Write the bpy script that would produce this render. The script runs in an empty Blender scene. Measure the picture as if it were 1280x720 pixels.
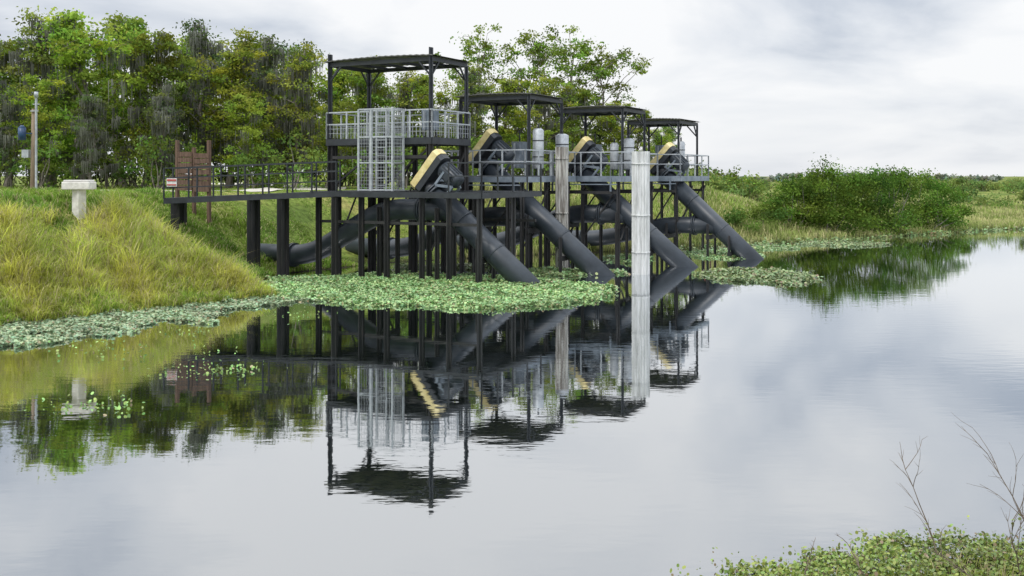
import bpy, math, random
import numpy as np
from mathutils import Vector
random.seed(4)
scene = bpy.context.scene
scene.view_settings.view_transform = 'Standard'
scene.view_settings.look = 'None'
scene.view_settings.exposure = 0

# ------------------------------------------------------------------ materials
def new_mat(name):
    m = bpy.data.materials.new(name); m.use_nodes = True
    nt = m.node_tree; nt.nodes.clear()
    return m, nt, nt.nodes.new('ShaderNodeOutputMaterial')

def pmat(name, c1, c2, scale=3.0, rough=0.6, metal=0.0, bump=0.0, c3=None, stretch=(1, 1, 1), lo=0.35, hi=0.65, spec=0.5):
    m, nt, out = new_mat(name)
    N, L = nt.nodes, nt.links
    b = N.new('ShaderNodeBsdfPrincipled'); b.inputs['Roughness'].default_value = rough
    b.inputs['Metallic'].default_value = metal
    b.inputs['Specular IOR Level'].default_value = spec
    tc = N.new('ShaderNodeTexCoord'); mp = N.new('ShaderNodeMapping'); mp.inputs['Scale'].default_value = stretch
    nz = N.new('ShaderNodeTexNoise'); nz.inputs['Scale'].default_value = scale; nz.inputs['Detail'].default_value = 8
    nz.inputs['Roughness'].default_value = 0.65
    cr = N.new('ShaderNodeValToRGB')
    cr.color_ramp.elements[0].position = lo; cr.color_ramp.elements[0].color = (*c1, 1)
    cr.color_ramp.elements[1].position = hi; cr.color_ramp.elements[1].color = (*c2, 1)
    if c3:
        e = cr.color_ramp.elements.new(min(hi + 0.1, 1)); e.color = (*c3, 1)
    L.new(tc.outputs['Object'], mp.inputs['Vector']); L.new(mp.outputs[0], nz.inputs['Vector'])
    L.new(nz.outputs['Fac'], cr.inputs[0]); L.new(cr.outputs[0], b.inputs['Base Color'])
    if bump:
        bp = N.new('ShaderNodeBump'); bp.inputs['Strength'].default_value = bump; bp.inputs['Distance'].default_value = 0.03
        L.new(nz.outputs['Fac'], bp.inputs['Height']); L.new(bp.outputs[0], b.inputs['Normal'])
    L.new(b.outputs[0], out.inputs[0])
    return m

def leaf_mat(name, trans=0.35, rough=None):
    m, nt, out = new_mat(name); N, L = nt.nodes, nt.links
    at = N.new('ShaderNodeAttribute'); at.attribute_name = 'Col'
    oi = N.new('ShaderNodeObjectInfo')
    hs = N.new('ShaderNodeHueSaturation')
    mr = N.new('ShaderNodeMapRange'); mr.inputs['To Min'].default_value = 0.72; mr.inputs['To Max'].default_value = 1.28
    L.new(oi.outputs['Random'], mr.inputs['Value']); L.new(mr.outputs[0], hs.inputs['Value'])
    mh = N.new('ShaderNodeMapRange'); mh.inputs['To Min'].default_value = 0.48; mh.inputs['To Max'].default_value = 0.51
    L.new(oi.outputs['Random'], mh.inputs['Value']); L.new(mh.outputs[0], hs.inputs['Hue'])
    L.new(at.outputs['Color'], hs.inputs['Color'])
    if rough is None:
        d = N.new('ShaderNodeBsdfDiffuse'); L.new(hs.outputs[0], d.inputs['Color'])
    else:
        d = N.new('ShaderNodeBsdfPrincipled'); d.inputs['Roughness'].default_value = rough
        d.inputs['Specular IOR Level'].default_value = 0.5; L.new(hs.outputs[0], d.inputs['Base Color'])
    t = N.new('ShaderNodeBsdfTranslucent'); mx = N.new('ShaderNodeMixShader'); mx.inputs[0].default_value = trans
    L.new(hs.outputs[0], t.inputs['Color'])
    L.new(d.outputs[0], mx.inputs[1]); L.new(t.outputs[0], mx.inputs[2]); L.new(mx.outputs[0], out.inputs[0])
    return m

M_STEEL = pmat('dark_painted_steel', (0.018, 0.021, 0.026), (0.038, 0.044, 0.052), 2.5, 0.5, c3=(0.065, 0.055, 0.048))
M_PIPE = pmat('slate_pipe_paint', (0.023, 0.030, 0.039), (0.043, 0.054, 0.068), 1.2, 0.42, bump=0.15, c3=(0.065, 0.072, 0.078))
M_PILE = pmat('rusty_pile_steel', (0.018, 0.019, 0.021), (0.042, 0.040, 0.040), 3.5, 0.7, bump=0.4, c3=(0.085, 0.055, 0.035), stretch=(1, 1, .3))
M_GALV = pmat('galvanised_steel', (0.34, 0.37, 0.40), (0.52, 0.55, 0.58), 5, 0.45, metal=0.2)
M_BLUEG = pmat('bluegrey_steel', (0.13, 0.165, 0.20), (0.24, 0.28, 0.33), 3, 0.5)
M_ROOF = pmat('roof_sheet', (0.07, 0.07, 0.066), (0.14, 0.14, 0.128), 2, 0.55)
M_YEL = pmat('yellow_guard_paint', (0.58, 0.47, 0.19), (0.78, 0.67, 0.36), 3, 0.5, c3=(0.45, 0.34, 0.18))
M_WHITE = pmat('weathered_white', (0.42, 0.43, 0.42), (0.76, 0.77, 0.77), 2.5, 0.55, stretch=(3, 3, .35), c3=(0.6, 0.58, 0.54))
M_WHITE2 = pmat('stained_white', (0.12, 0.10, 0.085), (0.52, 0.51, 0.48), 2.0, 0.7, stretch=(3, 3, .4), lo=0.35, hi=0.58)
M_CONC = pmat('concrete', (0.55, 0.53, 0.49), (0.75, 0.73, 0.69), 6, 0.8, bump=0.3)
M_WOOD = pmat('brown_wood', (0.085, 0.05, 0.035), (0.19, 0.12, 0.085), 4, 0.8, stretch=(5, 5, .6), bump=0.3)
M_POLE = pmat('pole_wood', (0.16, 0.12, 0.08), (0.30, 0.23, 0.16), 4, 0.8, stretch=(6, 6, .4))
M_BLUE = pmat('blue_enamel', (0.02, 0.05, 0.12), (0.03, 0.08, 0.18), 4, 0.4)
M_RED = pmat('red_plastic', (0.40, 0.05, 0.05), (0.5, 0.1, 0.08), 4, 0.5)
M_BARK = pmat('bark', (0.10, 0.085, 0.07), (0.28, 0.25, 0.22), 3, 0.9, stretch=(3, 3, .6))
M_TWIG = pmat('twig', (0.12, 0.09, 0.07), (0.24, 0.19, 0.15), 12, 0.9)
M_DIRT = pmat('pale_dirt', (0.42, 0.39, 0.32), (0.6, 0.57, 0.50), 1.5, 0.9)
M_LEAF = leaf_mat('leaf', 0.4)
M_GRASS = leaf_mat('grass_blade', 0.4)
M_PAD = leaf_mat('water_leaf', 0.12, 0.4)

def ground_mat():
    m, nt, out = new_mat('bank_soil_and_turf'); N, L = nt.nodes, nt.links
    b = N.new('ShaderNodeBsdfPrincipled'); b.inputs['Roughness'].default_value = 0.95
    b.inputs['Specular IOR Level'].default_value = 0.1
    g = N.new('ShaderNodeNewGeometry')
    n1 = N.new('ShaderNodeTexNoise'); n1.inputs['Scale'].default_value = 0.35; n1.inputs['Detail'].default_value = 10
    n2 = N.new('ShaderNodeTexNoise'); n2.inputs['Scale'].default_value = 5; n2.inputs['Detail'].default_value = 8
    L.new(g.outputs['Position'], n1.inputs['Vector']); L.new(g.outputs['Position'], n2.inputs['Vector'])
    cr = N.new('ShaderNodeValToRGB'); e = cr.color_ramp.elements
    e[0].position = 0.35; e[0].color = (0.10, 0.155, 0.035, 1)
    e[1].position = 0.68; e[1].color = (0.31, 0.30, 0.11, 1)
    x = e.new(0.52); x.color = (0.18, 0.24, 0.055, 1)
    L.new(n1.outputs['Fac'], cr.inputs[0])
    mx = N.new('ShaderNodeMix'); mx.data_type = 'RGBA'; mx.blend_type = 'MULTIPLY'; mx.inputs[0].default_value = 0.8
    c2 = N.new('ShaderNodeValToRGB'); c2.color_ramp.elements[0].position = 0.3; c2.color_ramp.elements[0].color = (0.35, 0.33, 0.28, 1)
    c2.color_ramp.elements[1].position = 0.7; c2.color_ramp.elements[1].color = (1.25, 1.2, 1.1, 1)
    L.new(n2.outputs['Fac'], c2.inputs[0]); L.new(cr.outputs[0], mx.inputs[6]); L.new(c2.outputs[0], mx.inputs[7])
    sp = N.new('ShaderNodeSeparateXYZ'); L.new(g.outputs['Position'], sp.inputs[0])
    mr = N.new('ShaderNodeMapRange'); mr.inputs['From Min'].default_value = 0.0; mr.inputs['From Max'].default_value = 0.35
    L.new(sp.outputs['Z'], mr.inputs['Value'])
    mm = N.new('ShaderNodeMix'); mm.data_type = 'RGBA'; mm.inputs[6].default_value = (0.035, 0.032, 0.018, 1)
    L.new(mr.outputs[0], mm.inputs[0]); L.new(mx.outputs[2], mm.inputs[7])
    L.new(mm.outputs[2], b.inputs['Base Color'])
    bp = N.new('ShaderNodeBump'); bp.inputs['Strength'].default_value = 0.6; bp.inputs['Distance'].default_value = 0.1
    L.new(n2.outputs['Fac'], bp.inputs['Height']); L.new(bp.outputs[0], b.inputs['Normal'])
    L.new(b.outputs[0], out.inputs[0]); return m

def water_mat():
    m, nt, out = new_mat('canal_water'); N, L = nt.nodes, nt.links
    g = N.new('ShaderNodeNewGeometry')
    mp = N.new('ShaderNodeMapping'); mp.inputs['Scale'].default_value = (0.8, 2.2, 1)
    L.new(g.outputs['Position'], mp.inputs['Vector'])
    n1 = N.new('ShaderNodeTexNoise'); n1.inputs['Scale'].default_value = 1.6; n1.inputs['Detail'].default_value = 3
    L.new(mp.outputs[0], n1.inputs['Vector'])
    n3 = N.new('ShaderNodeTexNoise'); n3.inputs['Scale'].default_value = 0.12; n3.inputs['Detail'].default_value = 2
    L.new(g.outputs['Position'], n3.inputs['Vector'])
    pr = N.new('ShaderNodeMapRange'); pr.inputs['From Min'].default_value = 0.35; pr.inputs['From Max'].default_value = 0.7
    pr.inputs['To Min'].default_value = 0.2; pr.inputs['To Max'].default_value = 1.0
    L.new(n3.outputs['Fac'], pr.inputs['Value'])
    mu = N.new('ShaderNodeMath'); mu.operation = 'MULTIPLY'
    L.new(n1.outputs['Fac'], mu.inputs[0]); L.new(pr.outputs[0], mu.inputs[1])
    bp = N.new('ShaderNodeBump'); bp.inputs['Strength'].default_value = 1.0; bp.inputs['Distance'].default_value = 0.003
    L.new(mu.outputs[0], bp.inputs['Height'])
    fr = N.new('ShaderNodeFresnel'); fr.inputs['IOR'].default_value = 1.34
    ad = N.new('ShaderNodeMath'); ad.operation = 'MULTIPLY_ADD'; ad.inputs[1].default_value = 0.55; ad.inputs[2].default_value = 0.58; ad.use_clamp = True
    L.new(fr.outputs[0], ad.inputs[0])
    df = N.new('ShaderNodeBsdfDiffuse'); df.inputs['Color'].default_value = (0.006, 0.009, 0.008, 1)
    gl = N.new('ShaderNodeBsdfGlossy'); gl.inputs['Roughness'].default_value = 0.02; gl.inputs['Color'].default_value = (0.96, 0.98, 1, 1)
    L.new(bp.outputs[0], gl.inputs['Normal'])
    mx = N.new('ShaderNodeMixShader')
    L.new(ad.outputs[0], mx.inputs[0]); L.new(df.outputs[0], mx.inputs[1]); L.new(gl.outputs[0], mx.inputs[2])
    L.new(mx.outputs[0], out.inputs[0]); return m

# ------------------------------------------------------------------ helpers
def link(o, parent=None):
    scene.collection.objects.link(o)
    if parent: o.parent = parent
    return o
def empty(name):
    e = bpy.data.objects.new(name, None); e.empty_display_size = 0.3
    return link(e)
U = np.array([0.882, -0.471]); Vv = np.array([0.471, 0.882])
U3 = (0.882, -0.471, 0.0); V3 = (0.471, 0.882, 0.0)

class MB:
    def __init__(s): s.v = []; s.f = []; s.sm = []
    def beam(s, p, q, w, h=None, up=(0, 0, 1)):
        h = h or w; p = Vector(p); q = Vector(q); d = (q - p).normalized(); up = Vector(up)
        if abs(d.dot(up)) > 0.98: up = Vector(U3)
        x = d.cross(up).normalized(); y = x.cross(d).normalized(); n = len(s.v)
        for c in (p, q):
            for a, b in ((-1, -1), (1, -1), (1, 1), (-1, 1)):
                s.v.append(c + x * a * w / 2 + y * b * h / 2)
        for f in ((3, 2, 1, 0), (4, 5, 6, 7), (0, 1, 5, 4), (1, 2, 6, 5), (2, 3, 7, 6), (3, 0, 4, 7)):
            s.f.append([n + i for i in f]); s.sm.append(False)
    def ibeam(s, p, q, w):
        p = Vector(p); q = Vector(q); n = Vector(V3) * (w * 0.42)
        s.beam(p + n, q + n, w, w * 0.14); s.beam(p - n, q - n, w, w * 0.14)
        s.beam(p, q, w * 0.16, w * 0.70)
    def tube(s, pts, r, n=16, cap=True, smooth=True):
        pts = [Vector(p) for p in pts]; k = len(pts)
        rs = r if isinstance(r, (list, tuple)) else [r] * k
        d0 = (pts[1] - pts[0]).normalized(); up = Vector((0, 0, 1))
        if abs(d0.dot(up)) > 0.95: up = Vector((1, 0, 0))
        x = d0.cross(up).normalized(); base = len(s.v)
        for i, p in enumerate(pts):
            d = (pts[min(i + 1, k - 1)] - pts[max(i - 1, 0)]).normalized()
            x = (x - d * x.dot(d)).normalized(); y = d.cross(x)
            for j in range(n):
                a = 2 * math.pi * j / n; s.v.append(p + (x * math.cos(a) + y * math.sin(a)) * rs[i])
        for i in range(k - 1):
            for j in range(n):
                a = base + i * n + j; b = base + i * n + (j + 1) % n
                s.f.append([a, b, b + n, a + n]); s.sm.append(smooth)
        if cap:
            s.f.append([base + j for j in range(n)][::-1]); s.sm.append(False)
            s.f.append([base + (k - 1) * n + j for j in range(n)]); s.sm.append(False)
    def quad(s, *p):
        n = len(s.v); s.v += [Vector(a) for a in p]; s.f.append(list(range(n, n + len(p)))); s.sm.append(False)
    def obj(s, name, mat, parent=None, bevel=0):
        me = bpy.data.meshes.new(name); me.from_pydata([tuple(a) for a in s.v], [], s.f); me.update()
        me.polygons.foreach_set('use_smooth', s.sm); me.materials.append(mat)
        o = link(bpy.data.objects.new(name, me), parent)
        if bevel:
            b = o.modifiers.new('bevel', 'BEVEL'); b.width = bevel; b.segments = 2; b.limit_method = 'ANGLE'
        return o

def fillet(pts, R=1.0, n=8):
    pts = [Vector(p) for p in pts]; out = [pts[0]]
    for i in range(1, len(pts) - 1):
        a, b, c = pts[i - 1], pts[i], pts[i + 1]
        r = min(R, (b - a).length * .48, (c - b).length * .48)
        p0 = b + (a - b).normalized() * r; p2 = b + (c - b).normalized() * r
        for k in range(n + 1):
            t = k / n; out.append(p0 * (1 - t) ** 2 + b * 2 * t * (1 - t) + p2 * t * t)
    out.append(pts[-1]); return out

def mesh_np(name, V, F, mats, midx=None, col=None, smooth=None):
    me = bpy.data.meshes.new(name); V = np.asarray(V, np.float32); F = np.asarray(F, np.int32)
    k = F.shape[1]; me.vertices.add(len(V)); me.vertices.foreach_set('co', V.ravel())
    me.loops.add(F.size); me.loops.foreach_set('vertex_index', F.ravel())
    me.polygons.add(len(F)); me.polygons.foreach_set('loop_start', np.arange(0, F.size, k, dtype=np.int32))
    me.polygons.foreach_set('loop_total', np.full(len(F), k, np.int32))
    for m in mats: me.materials.append(m)
    if midx is not None: me.polygons.foreach_set('material_index', np.asarray(midx, np.int32))
    if smooth is not None: me.polygons.foreach_set('use_smooth', np.full(len(F), smooth, bool))
    me.update(calc_edges=True)
    if col is not None:
        ca = me.color_attributes.new('Col', 'FLOAT_COLOR', 'POINT')
        c4 = np.ones((len(V), 4), np.float32); c4[:, :3] = col; ca.data.foreach_set('color', c4.ravel())
    return me

# ------------------------------------------------------------------ terrain
FAR = [(-24, -10), (-21, 8), (-18.5, 17), (-15.6, 23), (-13.4, 26.4), (-10.4, 29.6), (-7.6, 32.6), (-8.2, 34.5), (-9.3, 37.5), (-9.0, 41),
       (-5.3, 46.0), (0, 49.5), (10.9, 55.5), (14, 58), (18, 60), (24, 65), (31, 70), (36, 74), (45, 77), (80, 85), (250, 95)]
NEAR = [(250, 40), (40, 20), (14, 12.6), (5.7, 10.7), (3.4, 10.15), (1.9, 9.45), (-1, 7.4), (-3, 6.0), (-6, 2), (-8, -10)]
POLY = np.array(FAR + NEAR, float)
def shore_d(x, y):
    """distance to the shoreline, + on land, - in the canal; and a flag for the near bank"""
    x = np.asarray(x, float); y = np.asarray(y, float)
    best = np.full(x.shape, 1e9); near = np.zeros(x.shape, bool); inside = np.zeros(x.shape, bool)
    n = len(POLY)
    for i in range(n):
        ax, ay = POLY[i]; bx, by = POLY[(i + 1) % n]
        if not (i == n - 1 or i == len(FAR) - 1):
            dx, dy = bx - ax, by - ay
            t = np.clip(((x - ax) * dx + (y - ay) * dy) / (dx * dx + dy * dy), 0, 1)
            dd = np.hypot(x - ax - t * dx, y - ay - t * dy)
            m = dd < best; best = np.where(m, dd, best); near = np.where(m, i >= len(FAR), near)
        c = ((ay > y) != (by > y))
        xi = (bx - ax) * (y - ay) / ((by - ay) if by != ay else 1e-9) + ax
        inside ^= c & (x < xi)
    return np.where(inside, -best, best), near
def wob(x, y, s, ph=0.0):
    return (np.sin(x * s + ph) * np.cos(y * s * 1.13 + ph * 2) + 0.5 * np.sin(x * s * 2.3 + y * s * 1.7 + ph) + 0.25 * np.sin(x * s * 4.9 - y * s * 4.1))/1.75
def height(x, y):
    d, near = shore_d(x, y)
    d = d + 0.35 * wob(x, y, 0.9, 1.0) * (np.abs(d) < 20)
    t = np.clip(d / 7.0, 0, 1); far = 3.1 * t * t * (3 - 2 * t) + 0.12 * np.clip(d, 0, 1)
    x_ = np.asarray(x, float)
    low = np.clip((x_ - 12) / 10, 0, 1)
    t2 = np.clip(d / 26.0, 0, 1); far = far * (1 - low) + (1.9 * t2 * t2 * (3 - 2 * t2) + .15 * np.clip(d, 0, 1)) * low
    nr = 2.35 * np.clip(d / 8, 0, 1) ** 2.0
    h = np.where(near, nr, far) + np.where(near, .02, 0.09) * wob(x, y, 0.55) * np.clip(d, 0, 1) + np.where(near, .02, 0.06) * wob(x, y, 1.7, 2) * np.clip(d, 0, 1)
    return np.where(d < 0, np.maximum(d * 0.45, -2.0), h)

def outer(a, lim, n, sgn): return a + sgn * np.geomspace(1.0, lim, n)
xs = np.concatenate([outer(-34, 2500, 22, -1)[::-1], np.linspace(-34, 48, 230), outer(48, 2500, 22, 1)])
ys = np.concatenate([outer(-6, 300, 8, -1)[::-1], np.linspace(-6, 92, 270), outer(92, 4000, 26, 1)])
GX, GY = np.meshgrid(xs, ys); GZ = height(GX, GY); nx, ny = len(xs), len(ys)
ii = (np.arange(ny - 1)[:, None] * nx + np.arange(nx - 1)[None, :]).ravel()
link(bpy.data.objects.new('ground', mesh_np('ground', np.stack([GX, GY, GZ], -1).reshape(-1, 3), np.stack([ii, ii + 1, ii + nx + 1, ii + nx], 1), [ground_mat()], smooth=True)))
mb = MB(); mb.quad((-260, -60, 0), (300, -60, 0), (300, 140, 0), (-260, 140, 0)); mb.obj('water', water_mat())

# dirt road on the levee crest, swinging away behind the woods
rd = [(-60, 38.5), (-40, 41), (-28, 43.5), (-20, 46), (-14, 50.0), (-11, 56), (-13, 66), (-20, 80), (-30, 100)]
tt = np.linspace(0, len(rd) - 1, 160)
rx = np.interp(tt, range(len(rd)), [a[0] for a in rd]); ry = np.interp(tt, range(len(rd)), [a[1] for a in rd])
ker = np.ones(15) / 15; rx[7:-7] = np.convolve(rx, ker, 'valid'); ry[7:-7] = np.convolve(ry, ker, 'valid')
tx = np.gradient(rx); ty = np.gradient(ry); ln = np.hypot(tx, ty); cols = []
for k in np.linspace(-1.8, 1.8, 7):
    px_, py_ = rx - ty / ln * k, ry + tx / ln * k
    cols.append(np.stack([px_, py_, height(px_, py_) + 0.05], 1))
ii = (np.arange(159)[:, None] * 7 + np.arange(6)[None, :]).ravel()
link(bpy.data.objects.new('dirt_road', mesh_np('dirt_road', np.stack(cols, 1).reshape(-1, 3), np.stack([ii, ii + 1, ii + 8, ii + 7], 1), [M_DIRT], smooth=True)))
def off_road(x, y, w=1.8):
    best = np.full(x.shape, 1e9)
    for a, b in zip(rx[::2], ry[::2]): best = np.minimum(best, np.hypot(x - a, y - b))
    return best > w

# ------------------------------------------------------------------ vegetation primitives
def rand_dirs(n, rng, upbias=0.0):
    v = rng.normal(size=(n, 3)); v[:, 2] += upbias; return v / np.linalg.norm(v, axis=1)[:, None]
def leaf_quads(C, size, rng, upbias=0.3, aspect=0.6):
    n = len(C); nrm = rand_dirs(n, rng, upbias); a = rand_dirs(n, rng)
    a -= nrm * (a * nrm).sum(1)[:, None]; a /= np.linalg.norm(a, axis=1)[:, None] + 1e-9; b = np.cross(nrm, a)
    s = np.asarray(size).reshape(-1, 1) * np.ones((n, 1))
    V = np.stack([C - a * s * .5, C + b * s * .5 * aspect, C + a * s * .5, C - b * s * .5 * aspect], 1).reshape(-1, 3)
    return V, np.arange(4 * n).reshape(-1, 4)
def blades(C, h, w, lean, rng, wind=None):
    n = len(C); az = rng.uniform(0, 2 * np.pi, n); la = rng.uniform(0, 2 * np.pi, n) if wind is None else wind
    side = np.stack([np.cos(az), np.sin(az), np.zeros(n)], 1) * (w / 2)[:, None]
    ld = np.stack([np.cos(la), np.sin(la), np.zeros(n)], 1) * (lean * h)[:, None]
    up = np.zeros((n, 3)); up[:, 2] = h; mid = C + up * .6 + ld * .35
    V = np.stack([C - side, C + side, mid + side * .7, mid - side * .7, C + up * (1 - .35 * lean[:, None]) + ld], 1).reshape(-1, 3)
    k = np.arange(n)[:, None] * 5
    return V, np.concatenate([k + [[0, 1, 2]], k + [[0, 2, 3]], k + [[3, 2, 4]]], 0)
def tube_np(pts, rad, n=6):
    pts = np.asarray(pts, float); k = len(pts); V = []; x = np.array([1.0, 0.2, 0.1])
    for i in range(k):
        d = pts[min(i + 1, k - 1)] - pts[max(i - 1, 0)]; d /= np.linalg.norm(d) + 1e-9
        x = x - d * x.dot(d)
        if np.linalg.norm(x) < 1e-3: x = np.cross(d, [0.3, 1, .2])
        x /= np.linalg.norm(x); y = np.cross(d, x); a = np.arange(n) * 2 * np.pi / n
        V.append(pts[i] + (np.outer(np.cos(a), x) + np.outer(np.sin(a), y)) * rad[i])
    F = [[i * n + j, i * n + (j + 1) % n, (i + 1) * n + (j + 1) % n, (i + 1) * n + j] for i in range(k - 1) for j in range(n)]
    return np.concatenate(V), np.array(F)
class Acc:
    def __init__(s): s.V = []; s.F = []; s.M = []; s.C = []; s.n = 0
    def add(s, V, F, m, c):
        s.V.append(V); s.F.append(F + s.n); s.M.append(np.full(len(F), m)); s.n += len(V)
        c = np.asarray(c, float); s.C.append(np.broadcast_to(c, (len(V), 3)) if c.ndim == 1 else c)
    def mesh(s, name, mats):
        return mesh_np(name, np.concatenate(s.V), np.concatenate(s.F), mats, np.concatenate(s.M), np.concatenate(s.C))

def tree_mesh(name, seed, H=10.0, R=3.2, nb=24, ncl=5, nl=110, leaf=0.2, base=0.22, col=(0.10, 0.155, 0.03), moss=0, spread=0.5, trunk=0.018, up=(25, 60)):
    rng = np.random.default_rng(seed); A = Acc(); bk = (.1, .1, .1)
    T = np.linspace(0, 1, 9); tp = np.zeros((9, 3)); tp[:, 2] = T * H * .93
    wx = np.cumsum(rng.normal(0, .018 * H, 9)); wy = np.cumsum(rng.normal(0, .018 * H, 9))
    tp[:, 0] = wx - wx[0]; tp[:, 1] = wy - wy[0]; tp[0, 2] = -.3
    rad = trunk * H * (1 - .85 * T); rad[0] *= 1.5
    V, F_ = tube_np(tp, rad, 8); A.add(V, F_, 0, bk); col = np.array(col)
    for i in range(nb):
        t = base + (0.98 - base) * (i + rng.uniform(-.3, .3)) / nb; t = min(max(t, base), .98)
        st = np.array([np.interp(t, T, tp[:, k]) for k in range(3)])
        az = i * 2.4 + rng.uniform(-.5, .5)
        q = (t - base) / (1 - base); prof = (0.55 + 0.6 * math.sin(math.pi * min(1, .15 + q * .85))) * (1 - .5 * q)
        Ln = R * prof * rng.uniform(.45, 1.35); el = math.radians(rng.uniform(*up) + 18 * q)
        dh = np.array([math.cos(az), math.sin(az), 0]); pts = [st]
        for k in range(1, 5):
            e = el + rng.normal(0, .15)
            pts.append(pts[-1] + (dh * math.cos(e) + np.array([0, 0, math.sin(e)])) * Ln / 4 + rng.normal(0, .05 * Ln, 3) * .6)
        pts = np.array(pts); r0 = max(.02, rad[0] * .3 * (1 - t) + .015 * H * .1)
        V, F_ = tube_np(pts, np.linspace(r0, .012, 5), 5); A.add(V, F_, 0, bk)
        for c in range(ncl):
            f = rng.uniform(.35, 1.1); bp = np.array([np.interp(f, np.linspace(0, 1, 5), pts[:, k]) for k in range(3)])
            cc = bp + rng.normal(0, spread * .8, 3) * [1, 1, .7]
            mid = (bp + cc) / 2 + rng.normal(0, .08, 3)
            V, F_ = tube_np([bp, mid, cc], [.02, .014, .006], 4); A.add(V, F_, 0, bk)
            m = int(nl * rng.uniform(.35, 1.45)); sg = spread * rng.uniform(.35, .8)
            P_ = cc + rng.normal(0, sg, (m, 3)) * [1, 1, .55]
            V, F_ = leaf_quads(P_, leaf * rng.uniform(.6, 1.3, m), rng, .5)
            cb = col * rng.uniform(.55, 1.4) * np.array([rng.uniform(.8, 1.25), 1, rng.uniform(.7, 1.2)])
            A.add(V, F_, 1, np.repeat(cb * rng.uniform(.7, 1.3, (m, 1)), 4, axis=0))
            if moss and rng.random() < moss:
                mm = 24; P_ = bp + rng.normal(0, .22, (mm, 3)) * [1, 1, .3]; L_ = rng.uniform(.3, 1.3, mm); w = rng.uniform(.02, .055, mm)
                a = rng.uniform(0, 6.28, mm); sd = np.stack([np.cos(a), np.sin(a), 0 * a], 1) * w[:, None]; dn = np.zeros((mm, 3)); dn[:, 2] = -L_
                V = np.stack([P_ - sd, P_ + sd, P_ + sd * .3 + dn, P_ - sd * .3 + dn], 1).reshape(-1, 3)
                A.add(V, np.arange(4 * mm).reshape(-1, 4), 1, np.array([.24, .25, .21]) * rng.uniform(.6, 1.1))
    return A.mesh(name, [M_BARK, M_LEAF])

OAK = [tree_mesh('oak_%d' % i, 20 + i, R=3.3, nb=24, ncl=5, nl=82, leaf=.21, moss=.2, base=.15, spread=.5, col=c) for i, c in enumerate([(.18, .265, .045), (.25, .35, .055), (.135, .205, .045)])]
CYP = [tree_mesh('cypress_%d' % i, 40 + i, R=2.2, nb=32, ncl=4, nl=66, leaf=.18, base=.12, moss=.35, spread=.42, col=c, up=(5, 45)) for i, c in enumerate([(.19, .25, .06), (.27, .35, .065)])]
DARK = [tree_mesh('mossy_%d' % i, 60 + i, R=2.8, nb=26, ncl=4, nl=44, leaf=.19, base=.12, moss=.95, col=(.12, .165, .055), spread=.5) for i in range(2)]
AIRY = [tree_mesh('airy_%d' % i, 70 + i, R=4.2, nb=17, ncl=5, nl=50, leaf=.2, base=.38, spread=.42, col=(.18, .27, .05), up=(30, 60), trunk=.014) for i in range(2)]

def gz(x, y): return float(height(np.array([x]), np.array([y]))[0])
def plant(name, me, x, y, H):
    o = link(bpy.data.objects.new(name, me)); s = H / 10.0; w = s * random.uniform(.95, 1.2)
    o.location = (x, y, gz(x, y)); o.scale = (w, w, s); o.rotation_euler = (0, 0, random.uniform(0, 6.28))
row = [(-36.5, 63, 8.4, 'D'), (-34.2, 62, 8.8, 'D'), (-31.5, 60, 9.5, 'D'), (-29.2, 63, 11.0, 'C0'), (-26.4, 61, 11.0, 'O1'), (-23.6, 64, 10.0, 'C1'), (-21.7, 60, 9.0, 'O0'), (-19.4, 63, 10.3, 'D'),
       (-17.4, 61, 8.6, 'O1'), (-15.0, 64, 9.3, 'D'), (-13.2, 61, 8.9, 'C1'), (-11.4, 64, 7.9, 'O1'), (-9.2, 62, 7.0, 'O0'), (-7.2, 65, 7.8, 'C1'), (-5.2, 63, 7.2, 'O1'), (-2.6, 66, 7.8, 'C0'),
       (-0.4, 67, 7.4, 'O1'), (2.4, 69, 7.6, 'C1'), (4.6, 70, 6.8, 'O0'), (7.2, 72, 6.2, 'O1'), (9.8, 76, 5.6, 'O0'), (12.6, 80, 4.8, 'O2'), (10.5, 71, 4.2, 'O1'),
       (-35.5, 70, 9.8, 'O0'), (-31.5, 71, 11.3, 'C1'), (-27.3, 70, 11.8, 'O0'), (-22.4, 71, 10.6, 'O1'), (-18, 70, 11.0, 'C1'), (-14.5, 72, 9.9, 'O2'), (-10.8, 71, 8.9, 'C0'),
       (-27.4, 58, 6.4, 'O1'), (-20.4, 57.5, 6.0, 'D'), (-15.6, 58, 5.6, 'O1'), (-10.5, 58.5, 5.0, 'O1'), (-24.0, 56.5, 5.4, 'D'), (-30.0, 57, 6.5, 'D')]
for i, (x, y, H, k) in enumerate(row):
    if k[0] == 'O': plant('oak_tree', OAK[int(k[1])], x, y, H * 1.03)
    elif k[0] == 'C': plant('cypress_tree', CYP[int(k[1])], x, y, H * 1.03)
    else: plant('mossy_oak_tree', DARK[i % 2], x, y, H * 1.03)
for i, (x, y, H) in enumerate([(-2.8, 85, 12.3), (2.0, 88, 12.9), (5.0, 84, 12.0), (7.6, 87, 11.5)]):
    plant('slender_oak_tree', AIRY[i % 2], x, y, H)

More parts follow.
